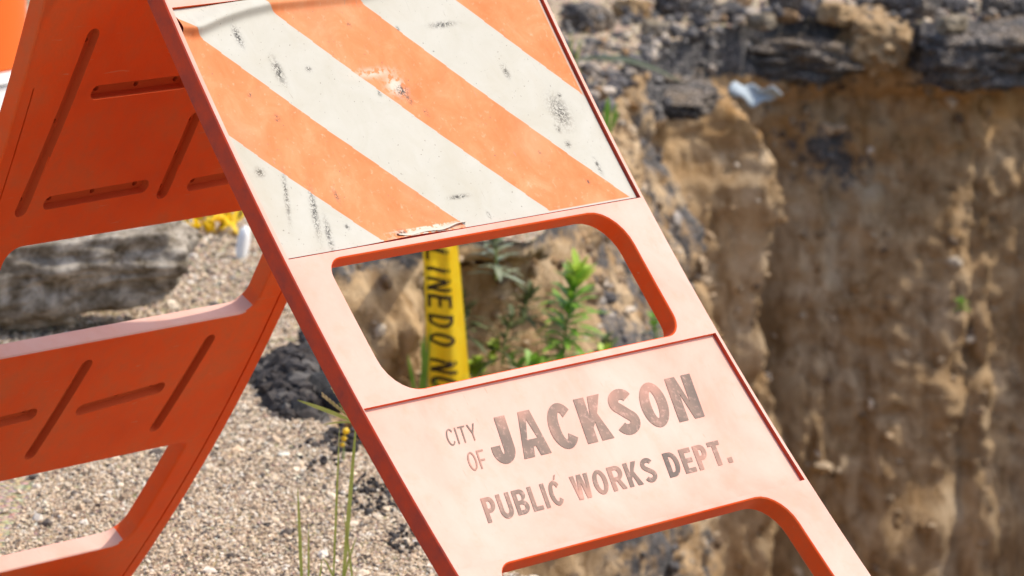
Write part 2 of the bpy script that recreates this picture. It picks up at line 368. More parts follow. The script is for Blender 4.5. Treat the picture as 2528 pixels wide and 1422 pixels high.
R_ = np.abs(rng.normal(.0026, .0011, len(P))).clip(.0012, .009) * np.where(np.linalg.norm(P - CAM[:2], axis=1) > 7.2, 1.3, 1)
Z = .0016 + .0015 * rng.random(len(P))
me = scatter('gravel', np.c_[P, Z], R_, pal(len(P), GC, GWT))
tag(link('gravel', me, M_STONE), 'fine tan gravel covering the ground around the barricade', 'gravel', kind='stuff')
P = np.r_[ground_pts(5.0, 13.5, -1.6, 3.2, .05)]
R_ = np.abs(rng.normal(.006, .003, len(P))).clip(.003, .016)
me = scatter('loose_pebbles', np.c_[P, np.full(len(P), .003)], R_, pal(len(P), GC, GWT), ico=True)
tag(link('loose_pebbles', me, M_STONE), 'coarser pebbles strewn over the gravel and along the pit edge', 'pebbles', kind='stuff')

# rubble caught in the earth face
idx = []; 
for i in range(nR):
    s = arc[i]
    if not (A_near1 - .2 < s < arc_at(6.9, 2.4)): continue
    for k in range(3, nz_ - 14):
        d = -ZR[k]
        onsl = A_slope0 - .1 < s < A_slope1 + .1
        pr = .12 if onsl and d < .95 else .034
        if D2[i, k] > .3: pr = .085
        if -.02 < s - A_spur < .14 and .15 < d < .8: pr = .13
        if rng.random() < pr: idx.append((i, k, D2[i, k]))
P = np.array([WG[i, k] for i, k, _ in idx]) + rng.normal(0, .004, (len(idx), 3)); dkm = np.array([q[2] for q in idx]) > .5
C = pal(len(idx), [(.36, .26, .16), (.44, .34, .23), (.28, .18, .09), (.56, .48, .38), (.16, .11, .07)], [.28, .2, .22, .1, .2])
C2 = pal(len(idx), [(.09, .09, .095), (.17, .165, .16), (.32, .29, .26), (.58, .51, .44)], [.34, .3, .22, .14]); C[dkm] = C2[dkm]
R_ = np.abs(rng.normal(.009, .006, len(P))).clip(.003, .03)
tag(link('rubble', scatter('rubble', P, R_, C, .85, True), M_STONE), 'pebbles and crumbs stuck in the eroded face of the pit', 'rubble', kind='stuff')

# ------------------------------------------------------------------ rocks
def rock(name, loc, dims, seed, mat, rotz=0, rough=.16, sub=4, tilt=(0, 0), sharp=.55, freq=1.6):
    bm = bmesh.new(); bmesh.ops.create_icosphere(bm, subdivisions=sub, radius=1)
    for v in bm.verts:
        p = v.co.copy(); mx = max(abs(p.x), abs(p.y), abs(p.z)); cube = p / mx
        p = p.lerp(cube, sharp); n_ = noise.fractal(p * freq + Vector((seed * 7.3, seed, 0)), 1, 2, 5)
        ce = noise.cell_vector(p * 1.4 + Vector((seed, 0, seed))); p += v.co * (rough * n_) + ce * rough * .12
        v.co = Vector((p.x * dims[0] / 2, p.y * dims[1] / 2, p.z * dims[2] / 2))
    me = bpy.data.meshes.new(name); bm.to_mesh(me); bm.free(); me.polygons.foreach_set('use_smooth', [True] * len(me.polygons))
    o = link(name, me, mat); o.rotation_euler = (tilt[0], tilt[1], rotz); o.location = tuple(loc); return o
ANG = math.atan2(rt[1], rt[0])                     # direction across the view
p_ = gz(135, 812); tag(rock('boulder', (p_[0], p_[1], .122), (.47, .20, .15), 3, M_ROCK2, ANG + .14, .20, 6, (.16, -.10), .60, 1.7), 'long dark boulder with a sunlit speckled top between the rear rails', 'boulder')
p_ = gz(85, 822); tag(rock('rock', (p_[0], p_[1], .055), (.15, .10, .075), 11, M_ROCK, ANG + .2, .2, 5, (.2, -.1), .6, 2.0), 'small pale rock at the foot of the long dark boulder', 'rock')
p_ = gz(120, 745); tag(rock('flat_stone', (p_[0], p_[1], .022), (.30, .16, .055), 14, M_ROCK2, ANG, .12, 4, (0, 0), .8), 'low flat stone in the shadow under the boulder', 'stone')
p_ = gz(600, 640); tag(rock('white_stone', (p_[0], p_[1], .03), (.026, .022, .070), 5, M_WHITE, .3, .12, 3, (.1, .1), .4), 'small whitish upright stone behind the front leg', 'stone')

# broken pavement slabs at the far rim
def slab_at(px, py, dist, w_, h_, d_, seed, mat, rot=0, tilt=(0, 0), **k):
    return rock('asphalt_slab', at(px, py, dist), (w_, d_, h_), seed, mat, ANG + rot, k.get('rough', .24), 5, tilt, k.get('sharp', .72), k.get('freq', 3.4))
tag(slab_at(1870, 118, 12.15, .50, .12, .40, 2, M_ASPH, .05, (.06, .02)), 'thick dark broken asphalt slab overhanging the middle of the pit rim', 'asphalt slab', 'broken slabs along the pit rim')
tag(slab_at(1520, 150, 11.75, .42, .07, .40, 6, M_ASPH, -.2, (.12, .10)), 'thin dark asphalt slab at the rim beside the barricade edge', 'asphalt slab', 'broken slabs along the pit rim')
tag(slab_at(2440, 130, 12.05, .36, .15, .36, 9, M_ASPH, .1, (.05, -.05)), 'dark crumbly asphalt slab at the right end of the rim', 'asphalt slab', 'broken slabs along the pit rim')
tag(slab_at(1590, 235, 11.5, .36, .05, .30, 13, M_ASPH, -.15, (.1, .04)), 'lower bluish grey asphalt slab under the thin slab', 'asphalt slab', 'broken slabs along the pit rim')
o = slab_at(2152, 96, 12.12, .19, .15, .26, 4, M_TAN, .2, (.1, .1), rough=.18, sharp=.5); o.name = 'clay_clod'; tag(o, 'tan clay clod wedged between two dark asphalt slabs', 'clay clod')

# rubble heaped along the far rim
PP = []; 
for _ in range(4200):
    i = rng.integers(0, nR)
    if not (arc_at(*G2(1420, 340)) < arc[i] < arc_at(6.95, 3.1)): continue
    o_ = rng.normal(-.10, .16); PP.append((*(RIMJ[i] + NRM[i] * min(o_, .03)), max(0.0, rng.normal(.012, .02)), abs(rng.normal(.006, .008)) + .004))
PP = np.array(PP); C = pal(len(PP), [(.07, .07, .075), (.14, .135, .13), (.28, .24, .20), (.50, .43, .35), (.30, .19, .10)], [.36, .28, .18, .10, .08])
tag(link('rim_rubble', scatter('rim_rubble', PP[:, :3], PP[:, 3], C, .8, True), M_STONE), 'grey and tan rubble heaped along the far rim of the pit', 'rubble', kind='stuff')
k = 0
for px, py, sz, mt in [(1450, 60, .13, M_ASPH), (1560, 30, .10, M_TAN), (1690, 20, .16, M_ASPH), (1800, 38, .09, M_ASPH), (1960, 18, .14, M_ASPH), (2060, 40, .10, M_TAN), (2260, 30, .13, M_ASPH), (2350, 62, .08, M_ROCK), (2480, 30, .14, M_ASPH), (1620, 75, .08, M_ROCK), (2180, 12, .12, M_ASPH), (1880, 52, .07, M_ROCK)]:
    q = gz(px, py + 14); o = rock('rim_chunk', (q[0], q[1], sz * .22), (sz, sz * .8, sz * .6), 50 + k, mt, k * 1.3, .26, 4, (.1, .1), .6, 2.6); k += 1
    tag(o, ['grey chunk of pavement', 'tan clod', 'pale stone'][[M_ASPH, M_TAN, M_ROCK].index(mt)] + ' on the far rim, ' + ['leftmost of the grey ones', 'left one of two clods', 'broad one left of the middle slab', 'small one above the middle slab', 'broad one above the tan clay clod', 'right one of two clods', 'just right of the tan clay clod', 'rightmost of three', 'at the right frame edge', 'leftmost of three', 'at the top frame edge', 'middle one of three'][k - 1], 'rubble chunk', 'chunks along the far rim')

# black bitumen crumbs at the near lip
cl = []; 
def patch(px, py, rx, ry, n, smin, smax, zt):
    for _ in range(n):
        a = rng.uniform(0, 2 * math.pi); r = math.sqrt(rng.random()); q = gz(px + rx * r * math.cos(a), py + ry * r * math.sin(a)); cl.append((q[0], q[1], max(0.0, zt * (1 - r)) + rng.uniform(0, .008), rng.uniform(smin, smax)))
patch(730, 955, 85, 85, 460, .004, .020, .045); patch(800, 890, 55, 80, 240, .005, .018, .035); patch(660, 935, 50, 25, 60, .003, .009, .0); patch(850, 1090, 45, 35, 90, .002, .008, .006)
patch(925, 1230, 70, 50, 150, .002, .0055, .0); patch(790, 830, 50, 30, 80, .004, .012, .015); patch(995, 1335, 40, 40, 70, .002, .005, .0); patch(790, 1130, 60, 40, 40, .002, .006, .0)
cl = np.array(cl); C = pal(len(cl), [(.018, .018, .02), (.035, .034, .035), (.09, .085, .08)], [.55, .33, .12])
tag(link('bitumen_crumbs', scatter('bitumen_crumbs', cl[:, :3], cl[:, 3], C, .9, True), M_STONE), 'black crumbled bitumen along the lip of the pit', 'bitumen crumbs', kind='stuff')
k = 0
LUMP = ['broad black bitumen lump at the back left of the crumb heap', 'largest black bitumen lump in the middle of the crumb heap', 'small black bitumen lump low on the left of the crumb heap', 'black bitumen lump at the very back of the crumb heap', 'big black bitumen lump against the front leg', 'black bitumen lump low on the right of the heap by the front leg', 'tiny black bitumen lump lying farthest left of the heap', 'small black bitumen lump nearest the camera below the heap']
for px, py, sz in [(720, 930, .07), (775, 985, .08), (700, 985, .05), (760, 905, .06), (800, 940, .075), (830, 1010, .06), (670, 955, .035), (745, 1030, .045)]:
    q = gz(px, py); o = rock('bitumen_lump', (q[0], q[1], sz * .25), (sz, sz * .8, sz * .62), 20 + k, M_BLACK, k, .3, 3, (0, 0), .2); k += 1
    tag(o, LUMP[k - 1], 'bitumen lump', 'black lumps on the pit lip')

# slab the front feet stand on
o = rock('asphalt_slab', (.30, -.86, .068), (1.05, .34, .135), 31, M_ASPH, 0, .02, 5, (0, 0), .97); tag(o, 'flat asphalt slab under the front feet of the barricade', 'asphalt slab')

# ------------------------------------------------------------------ the barricade
W_ = .61; MG = .0075; TH = .027; HY = .0597; HZ = 1.0068 + .0540
A0, A1 = .6465 - math.radians(5), .2483; B0, B1 = .199 + math.radians(5), .3414
ST, SB, WT, WB, RT_, LT, BT, SEND = .1347, .4606, .4700, .6446, .6549, .875, 1.0709, 1.22
def prof(s, a0, a1):
    a = a0 + a1 * s; return (math.cos(a0) - math.cos(a)) / a1, (math.sin(a) - math.sin(a0)) / a1, a
def front_p(u, s, d=0.0):
    o_, dn, a = prof(s, A0, A1); return Vector((u, -HY - o_ + d * math.cos(a), HZ - dn - d * math.sin(a)))
def rear_p(u, s, d=0.0):
    o_, dn, a = prof(s, B0, B1); return Vector((u, HY + o_ - d * math.cos(a), HZ - dn - d * math.sin(a)))

def rrect(u0, u1, s0, s1, r, n=7):
    """rounded rectangle; r = (top-left, top-right, bottom-right, bottom-left)"""
    pts = []
    for (cu, cs, rr, a0) in ((u0, s0, r[0], 180), (u1, s0, r[1], 270), (u1, s1, r[2], 0), (u0, s1, r[3], 90)):
        if rr < 1e-5: pts.append((cu, cs)); continue
        ccu = cu + rr if cu == u0 else cu - rr; ccs = cs + rr if cs == s0 else cs - rr
        for k in range(n + 1):
            a = math.radians(a0 + 90 * k / n); pts.append((ccu + rr * math.cos(a), ccs + rr * math.sin(a)))
    return pts
def eval_mesh(o):
    dg = bpy.context.evaluated_depsgraph_get(); me = bpy.data.meshes.new_from_object(o.evaluated_get(dg)); return me
def prism_bm(loops, d0, d1):
    """filled outline with holes, bevelled, via a 2D curve"""
    bev = .004; cu = bpy.data.curves.new('tmp', 'CURVE'); cu.dimensions = '2D'; cu.fill_mode = 'BOTH'
    cu.extrude = (d1 - d0) / 2 - bev; cu.bevel_depth = bev; cu.bevel_resolution = 2; cu.offset = -bev
    for L in loops:
        sp = cu.splines.new('POLY'); sp.points.add(len(L) - 1); sp.use_cyclic_u = True
        for p, (x, y) in zip(sp.points, L): p.co = (x, y, 0, 1)
    o = bpy.data.objects.new('tmp', cu); COL.objects.link(o); me = eval_mesh(o); bpy.data.objects.remove(o)
    me.transform(Matrix.Translation((0, 0, (d0 + d1) / 2))); return me
def capsule_cut(bm, a, b, rad, d0, d1, n=8, flare=1.35):
    a = Vector(a); b = Vector(b); ax = (b - a).normalized(); ang = math.atan2(ax.y, ax.x); ring = []
    for k in range(n + 1): t = ang + math.pi / 2 + math.pi * k / n; ring.append((a.x + rad * math.cos(t), a.y + rad * math.sin(t)))
    for k in range(n + 1): t = ang - math.pi / 2 + math.pi * k / n; ring.append((b.x + rad * math.cos(t), b.y + rad * math.sin(t)))
    cx_ = sum(p[0] for p in ring) / len(ring); cy_ = sum(p[1] for p in ring) / len(ring)
    lo = [bm.verts.new((x, y, d0)) for x, y in ring]
    # narrower towards the bottom of the slot
    hi = []
    for (x, y) in ring:
        t = max(0, min(1, ((Vector((x, y)) - a).dot(ax)) / (b - a).length)); c = a + ax * (b - a).length * t
        hi.append(bm.verts.new((c.x + (x - c.x) * flare, c.y + (y - c.y) * flare, d1)))
    m_ = len(ring); bm.faces.new(lo[::-1]); bm.faces.new(hi)
    for k in range(m_): bm.faces.new((lo[k], lo[(k + 1) % m_], hi[(k + 1) % m_], hi[k]))
def box_cut(bm, u0, u1, s0, s1, d0, d1):
    r = bmesh.ops.create_cube(bm, size=1)['verts']
    for v in r: v.co = Vector(((u0 + u1) / 2 + v.co.x * (u1 - u0), (s0 + s1) / 2 + v.co.y * (s1 - s0), (d0 + d1) / 2 + v.co.z * (d1 - d0)))
def cut(me, cutter_bm):
    bmesh.ops.recalc_face_normals(cutter_bm, faces=cutter_bm.faces)
    cm = bpy.data.meshes.new('c'); cutter_bm.to_mesh(cm); cutter_bm.free()
    b = bmesh.new(); b.from_mesh(me); bmesh.ops.remove_doubles(b, verts=b.verts, dist=1e-6); bmesh.ops.recalc_face_normals(b, faces=b.faces); b.to_mesh(me); b.free()
    co = bpy.data.objects.new('c', cm); COL.objects.link(co); o = bpy.data.objects.new('t', me); COL.objects.link(o)
    md = o.modifiers.new('b', 'BOOLEAN'); md.object = co; md.operation = 'DIFFERENCE'; md.solver = 'EXACT'
    r = eval_mesh(o); bpy.data.objects.remove(o); bpy.data.objects.remove(co); return r
def bend(me, fn, flip):
    bm = bmesh.new(); bm.from_mesh(me); bmesh.ops.triangulate(bm, faces=[f for f in bm.faces if len(f.verts) > 4])
    s = .02
    while s < SEND:
        bmesh.ops.bisect_plane(bm, geom=bm.verts[:] + bm.edges[:] + bm.faces[:], plane_co=(0, s + .0007, 0), plane_no=(0, 1, 0)); s += .04
    dd = [v.co.z for v in bm.verts]
    if not flip:
        for f in bm.faces:
            c = f.calc_center_median(); f.material_index = 1 if abs(c.z - .0055) < 2e-4 and ST < c.y < SB else 0  # sheet recess floor takes the dark skin: gap shadow painted as colour
    if flip:
        for f in bm.faces:
            c = f.calc_center_median(); f.material_index = 1 if abs(f.normal.y) > .6 and (abs(c.y - WB) < .008 or abs(c.y - BT) < .008) and c.z > .001 else (2 if .0105 < c.z < TH - .0008 and abs(c.y - WB) > .012 and abs(c.y - WT) > .012 and abs(c.y - LT) > .012 and abs(c.y - BT) > .012 and IN0 - .03 < c.x < IN1 - .012 else 0)
    for v in bm.verts: v.co = fn(v.co.x, v.co.y, v.co.z)
    bmesh.ops.recalc_face_normals(bm, faces=bm.faces)
    if bm.calc_volume(signed=True) < 0: bmesh.ops.reverse_faces(bm, faces=bm.faces)
    out = bpy.data.meshes.new('panel'); bm.to_mesh(out); bm.free()
    out.polygons.foreach_set('use_smooth', [True] * len(out.polygons)); out.set_sharp_from_angle(angle=math.radians(28))
    return out, dd
IN0, IN1 = .0553, W_ - .0542
def loops(lt=.022):
    out = rrect(-MG, W_ + MG, .0, SEND, (.02, .02, .012, .012))
    win = rrect(IN0, IN1, WT, WB, (.022, .050, .026, .045))
    leg = rrect(IN0, IN1 - .001, LT, BT, (lt, lt * 2, .03, .045))
    return out, win, leg

BAR = empty('barricade', (W_ / 2, 0, 0)); BINV = Matrix.Translation((-W_ / 2, 0, 0))
tag(BAR, 'orange plastic folding A-frame barricade with striped board, city lettering below', 'barricade')
def bpart(name, me, mat, parent=BAR):
    me.transform(BINV); return link(name, me, mat, parent)
# front frame
out, win, leg = loops()
me = prism_bm([out, win, leg], 0, TH)
cb = bmesh.new(); box_cut(cb, 0, W_, ST, SB, -.02, .0055); box_cut(cb, -.0045, W_, RT_, .868, -.02, .0055)
capsule_cut(cb, (.047, .1195), (.053, .1205), .006, .02, -.02)
me = cut(me, cb); me, dd = bend(me, front_p, False)
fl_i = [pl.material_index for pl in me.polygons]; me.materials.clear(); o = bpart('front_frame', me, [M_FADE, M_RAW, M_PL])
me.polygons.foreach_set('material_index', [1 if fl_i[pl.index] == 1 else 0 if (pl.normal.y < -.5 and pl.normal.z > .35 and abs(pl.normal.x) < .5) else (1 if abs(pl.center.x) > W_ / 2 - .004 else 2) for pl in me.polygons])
me.update(); md = o.modifiers.new('wn', 'WEIGHTED_NORMAL'); md.keep_sharp = True
# rear frame: tack-off slots on its inner skin
out, win, leg = loops(.005)
me = prism_bm([out, win, leg], 0, TH)
cb = bmesh.new()
slots = [((.085, .178), (.0528, .4125)), ((.1184, .257), (.262, .258)), ((.0969, .408), (.2503, .405)), ((.3025, .315), (.2899, .419)), ((.3403, .414), (.50, .409)),
         ((.46, .315), (.45, .385)), ((.32, .258), (.46, .256)), ((.277, .686), (.252, .8307)), ((.09, .762), (.2156, .7555)), ((.3081, .7656), (.4383, .754)), ((.493, .683), (.4711, .828)), ((.06, .69), (.04, .82))]
for a, b in slots: capsule_cut(cb, a, b, .0068, TH - .009, TH + .002, 10, 1.55)
box_cut(cb, .0100, .0125, .24, .43, TH - .004, TH + .02)
box_cut(cb, W_ - .018, W_ - .0145, .60, 1.16, TH - .004, TH + .02)
me = cut(me, cb)
cb = bmesh.new()                                        # three small tack holes in each slot
for a, b in slots:
    for t in (.04, .5, .96):
        c = (a[0] + (b[0] - a[0]) * t, a[1] + (b[1] - a[1]) * t); capsule_cut(cb, (c[0] - .0008, c[1]), (c[0] + .0008, c[1]), .0026, TH - .0165, TH - .007, 5)
me = cut(me, cb); me, dd = bend(me, rear_p, True)
mi_ = [pl.material_index for pl in me.polygons]; me.materials.clear(); o = bpart('rear_frame', me, [M_PL, M_FADE, M_SLOT]); me.polygons.foreach_set('material_index', mi_); me.update(); md = o.modifiers.new('wn', 'WEIGHTED_NORMAL'); md.keep_sharp = True
# hinge bolts
for u in (.05, W_ - .05):
    bm = bmesh.new(); bmesh.ops.create_cone(bm, cap_ends=True, segments=6, radius1=.009, radius2=.009, depth=2 * HY + .02, matrix=Matrix.Translation((u, 0, HZ - .03)) @ Matrix.Rotation(math.pi / 2, 4, 'X'))
    me = bpy.data.meshes.new('hinge_bolt'); bm.to_mesh(me); bm.free(); bpart('hinge_bolt', me, M_STEEL)

# striped reflective sheet
C45 = 1.0321; CS = (.1625, .306, .455, .6016, .7503)
nu, ns = 420, 230; U = np.linspace(.0022, W_ - .0012, nu); SS = np.linspace(ST + .0012, SB - .0030, ns)
marks = [(.0851, .178, .0051, .0122), (.1237, .227, .0062, .0156), (.0636, .2522, .003, .003), (.0887, .2853, .0036, .0044), (.4923, .2662, .0045, .0085), (.4213, .1947, .02, .0035), (.0775, .4077, .0045, .030, -.35), (.0822, .4377, .0041, .020, -.3), (.1231, .3924, .0031, .0078), (.047, .3824, .003, .03, -.4), (.0252, .3479, .0062, .0056), (.5339, .3501, .0041, .0056), (.5374, .3732, .0051, .0044), (.5701, .4087, .0031, .010), (.4824, .3778, .002, .0022), (.5392, .4265, .0026, .0026), (.5647, .3081, .0031, .0033), (.3276, .3036, .003, .0044), (.2665, .2721, .0026, .0033), (.1722, .2294, .0041, .0033), (.2682, .1799, .0026, .0033), (.3443, .1927, .0026, .0028), (.5511, .3293, .014, .020), (.3127, .4176, .0154, .0026), (.3466, .4471, .0021, .0044), (.1157, .4317, .0031, .0033), (.1946, .4507, .007, .0044), (.305, .273, .010, .008), (.31, .285, .004, .006)]
V = []; STR = []; SCF = []; PEEL = []
def wr_s(u): return np.interp(u, [0, .017, .0286, .0667, .112, .1515, .22, .30, .36], [.160, .1640, .1635, .1545, .1475, .1440, .1440, .1460, .1455])
for s in SS:
    for u in U:
        rb = .007                                            # rounded sheet corners
        d = .0046 - .0006 * fbm((u * 6, s * 6, 0), 3, 1.0)
        sc_ = wr_s(u); x = s - sc_
        amp = .0105 * np.interp(u, [0, .02, .15, .28, .36], [.6, 1, .8, .55, 0])
        lift = amp * (math.exp(-(x / .0062) ** 2) if x > 0 else math.exp(-(x / .015) ** 2))
        d -= lift
        tx = (u - .21) / .052; d -= .004 * math.exp(-tx * tx) * math.exp(-((s - .4585) / .006) ** 2)
        V.append(front_p(u, s, d))
        c = u + (SB - s) / C45 + .0006 * fbm((u * 40, s * 40, 2), 2, 1.0)
        st = 1.0 if (CS[0] < c < CS[1] or CS[2] < c < CS[3] or c > CS[4]) else 0.0
        if SB - s < .0055 and not .16 < u < .30: st = 0.0
        if W_ - u < .005: st *= .3
        STR.append(st)
        q = 0.0
        for mk in marks:
            du, ds = u - mk[0], s - mk[1]
            if abs(du) > .05 or abs(ds) > .05: continue
            if len(mk) > 4: ca, sa = math.cos(mk[4]), math.sin(mk[4]); du, ds = du * ca - ds * sa, du * sa + ds * ca
            r2 = (du / mk[2]) ** 2 + (ds / mk[3]) ** 2; q = max(q, 1.15 * math.exp(-r2 * 1.1))
        SCF.append(min(1, q))
        pe = math.exp(-((u - .298) / .014) ** 2 - ((s - .266) / .012) ** 2) + (math.exp(-((u - .235) / .05) ** 2) if s > .447 and .165 < u < .305 else 0) + .7 * math.exp(-((u - .27) / .03) ** 2 - ((s - .245) / .006) ** 2)
        PEEL.append(min(1, pe * 1.2))
F = [(j * nu + i, j * nu + i + 1, (j + 1) * nu + i + 1, (j + 1) * nu + i) for j in range(ns - 1) for i in range(nu - 1)]
me = fast_tris('reflective_sheet', np.array([tuple(v) for v in V]), F, True)
fattr(me, 'stripe', STR); fattr(me, 'scuff', SCF); fattr(me, 'peel', PEEL)
SHEET = bpart('reflective_sheet', me, M_SHEET); SHEET['label'] = 'scuffed orange and white striped sheet with a wrinkled top corner'
# torn flap curling off the lower edge
V = []; n = 26
for i in range(n):
    u = .185 + .118 * i / (n - 1); wdt = .0048 * math.sin(math.pi * min(1, .12 + .88 * (i / (n - 1)) ** .8)) + .0012
    for j in range(5):
        t = j / 4; s = .4505 + .0035 * math.sin(i * .5) * .3 + wdt * t; V.append(front_p(u, s, .004 - .0034 * math.sin(math.pi * .55 * t) - .001 * fbm((u * 60, t, 0), 2)))
F = [(i * 5 + j, (i + 1) * 5 + j, (i + 1) * 5 + j + 1, i * 5 + j + 1) for i in range(n - 1) for j in range(4)]
me = mesh('torn_flap', V, F); me.transform(BINV); fl_ = link('torn_flap', me, M_CREAM, SHEET)

# lettering
def arc_pts(cx, cy, rx, ry, a0, a1, n=14):
    return [(cx + rx * math.cos(math.radians(a0 + (a1 - a0) * k / n)), cy + ry * math.sin(math.radians(a0 + (a1 - a0) * k / n))) for k in range(n + 1)]
def stroke(P, t):
    P = [Vector(p) for p in P]; L = []; R2 = []
    for i, p in enumerate(P):
        d = (P[min(i + 1, len(P) - 1)] - P[max(i - 1, 0)]).normalized(); n_ = Vector((-d.y, d.x)) * t / 2; L.append(tuple(p + n_)); R2.append(tuple(p - n_))
    return L + R2[::-1]
def glyph(ch, w, t):
    """outline loops of a plain grotesque capital: width w, height 1, stem t"""
    h = t * .82; m_ = w / 2
    if ch == 'I': return [[(0, 0), (t, 0), (t, 1), (0, 1)]], t
    if ch == '.': return [[(0, 0), (t, 0), (t, t), (0, t)]], t
    if ch == 'L': return [[(0, 0), (w, 0), (w, h), (t, h), (t, 1), (0, 1)]], w
    if ch == 'T': return [[(m_ - t / 2, 0), (m_ + t / 2, 0), (m_ + t / 2, 1 - h), (w, 1 - h), (w, 1), (0, 1), (0, 1 - h), (m_ - t / 2, 1 - h)]], w
    if ch == 'E': return [[(0, 0), (w, 0), (w, h), (t, h), (t, .5 - h / 2), (w * .93, .5 - h / 2), (w * .93, .5 + h / 2), (t, .5 + h / 2), (t, 1 - h), (w, 1 - h), (w, 1), (0, 1)]], w
    if ch == 'F': return [[(0, 0), (t, 0), (t, .46 - h / 2), (w * .9, .46 - h / 2), (w * .9, .46 + h / 2), (t, .46 + h / 2), (t, 1 - h), (w, 1 - h), (w, 1), (0, 1)]], w
    if ch == 'N': return [[(0, 0), (t * .95, 0), (t * .95, .62), (w - t, 0), (w, 0), (w, 1), (w - t * .95, 1), (w - t * .95, .38), (t, 1), (0, 1)]], w
    if ch == 'A': return [[(0, 0), (t * 1.02, 0), (t * 1.02 + .07 * w, .22), (w - t * 1.02 - .07 * w, .22), (w - t * 1.02, 0), (w, 0), (m_ + t * .55, 1), (m_ - t * .55, 1)], [(m_ - .19 * w, .38), (m_ + .19 * w, .38), (m_, .82)]], w
    if ch == 'Y': return [[(m_ - t / 2, 0), (m_ + t / 2, 0), (m_ + t / 2, .42), (w, 1), (w - t * 1.1, 1), (m_, .56), (t * 1.1, 1), (0, 1), (m_ - t / 2, .42)]], w
    if ch == 'K': return [[(0, 0), (t, 0), (t, .30), (t + .13 * w, .43), (w - t * 1.2, 0), (w, 0), (t + .30 * w, .60), (w * .97, 1), (w - t * 1.25, 1), (t, .52), (t, 1), (0, 1)]], w
    if ch == 'W': return [[(.16 * w, 0), (.16 * w + t, 0), (.5 * w, .68), (.84 * w - t, 0), (.84 * w, 0), (w, 1), (w - t, 1), (.80 * w - t * .25, .36), (.5 * w + t * .5, 1), (.5 * w - t * .5, 1), (.20 * w + t * .25, .36), (t, 1), (0, 1)]], w
    if ch == 'O': return [arc_pts(m_, .5, m_, .51, 0, 348, 30), arc_pts(m_, .5, m_ - t, .51 - h, 0, 348, 30)], w
    if ch == 'C': return [arc_pts(m_, .5, m_, .51, 38, 322, 26) + arc_pts(m_, .5, m_ - t, .51 - h, 325, 35, 26)], w * .97
    if ch == 'J': return [[(w - t, 1), (w, 1)] + arc_pts(m_, .31, m_, .32, 0, -180, 16) + [(0, .40), (t * .85, .40)] + arc_pts((t * .85 + w - t) / 2, .31, (w - t * 1.85) / 2, .31 - h, 180, 360, 10)], w
    if ch == 'U': return [stroke([(t / 2, 1), (t / 2, .7)] + arc_pts(m_, .34, m_ - t / 2, .34 - h / 2, 180, 360, 16) + [(w - t / 2, .7), (w - t / 2, 1)], t)], w
    if ch == 'S': return [stroke(arc_pts(m_, .735, m_ - t * .5, .265 - h / 2, 20, 250, 16)[:-1] + [(m_, .50)] + arc_pts(m_, .265, m_ - t * .5, .265 - h / 2, 70, -160, 16)[1:], t * .95)], w
    if ch == 'D': return [[(0, 0)] + arc_pts(w * .42, .5, w * .58, .5, -90, 90, 18) + [(0, 1)], [(t, h)] + arc_pts(w * .42, .5, w * .58 - t, .5 - h, -90, 90, 18) + [(t, 1 - h)]], w
    if ch == 'P': return [[(0, 0), (t, 0), (t, .38)] + arc_pts(w * .55, .69, w * .45, .31, -90, 90, 14) + [(0, 1)], [(t, .38 + h)] + arc_pts(w * .52, .69, w * .48 - t, .31 - h, -90, 90, 12) + [(t, 1 - h)]], w
    if ch == 'R': return [[(0, 0), (t, 0), (t, .38), (w * .45, .38), (w - t * 1.05, 0), (w, 0), (w * .70, .42)] + arc_pts(w * .55, .70, w * .45, .30, -62, 90, 14) + [(0, 1)], [(t, .38 + h)] + arc_pts(w * .52, .69, w * .48 - t, .31 - h, -90, 90, 12) + [(t, 1 - h)]], w
    if ch == 'B': return [[(0, 0)] + arc_pts(w * .52, .275, w * .48, .275, -90, 80, 14) + arc_pts(w * .52, .76, w * .43, .24, -70, 90, 14) + [(0, 1)], [(t, h)] + arc_pts(w * .50, .28, w * .5 - t, .28 - h, -90, 90, 10) + [(t, .56 - h)], [(t, .56)] + arc_pts(w * .50, .78 - h / 2, w * .45 - t, .22 - h / 2, -90, 90, 10) + [(t, 1 - h)]], w
WID = {'I': .26, '.': .25, 'W': .86, 'L': .52, 'E': .56, 'F': .54, 'J': .53, 'S': .62, 'T': .60, 'P': .60}
def word_loops(txt, t, gap):
    x = 0; out_ = []
    for ch in txt:
        lp, w_ = glyph(ch, WID.get(ch, .66), t); out_.append([[(px + x, py) for px, py in L] for L in lp]); x += w_ + gap
    return out_, x - gap
def fill_mesh(glyphs):
    cu = bpy.data.curves.new('t', 'CURVE'); cu.dimensions = '2D'; cu.fill_mode = 'BOTH'
    for lp in glyphs:
        for L in lp:
            sp = cu.splines.new('POLY'); sp.points.add(len(L) - 1); sp.use_cyclic_u = True
            for p, (x, y) in zip(sp.points, L): p.co = (x, y, 0, 1)
    o = bpy.data.objects.new('t', cu); COL.objects.link(o); me = eval_mesh(o); bpy.data.objects.remove(o); return me
def text_mesh(txt, t, u0, u1, s_top, s_base, fn, d, shear, gap):
    gl, tot = word_loops(txt, t, gap); me = fill_mesh(gl); hgt = s_base - s_top
    bm = bmesh.new(); bm.from_mesh(me); bmesh.ops.remove_doubles(bm, verts=bm.verts, dist=1e-6)
    for v in bm.verts:
        y = v.co.y; v.co = fn(u0 + v.co.x / tot * (u1 - u0) + shear * y * hgt, s_base - y * hgt, d)
    bm.to_mesh(me); bm.free(); me.materials.clear(); return me
dL = .0055 - .0006
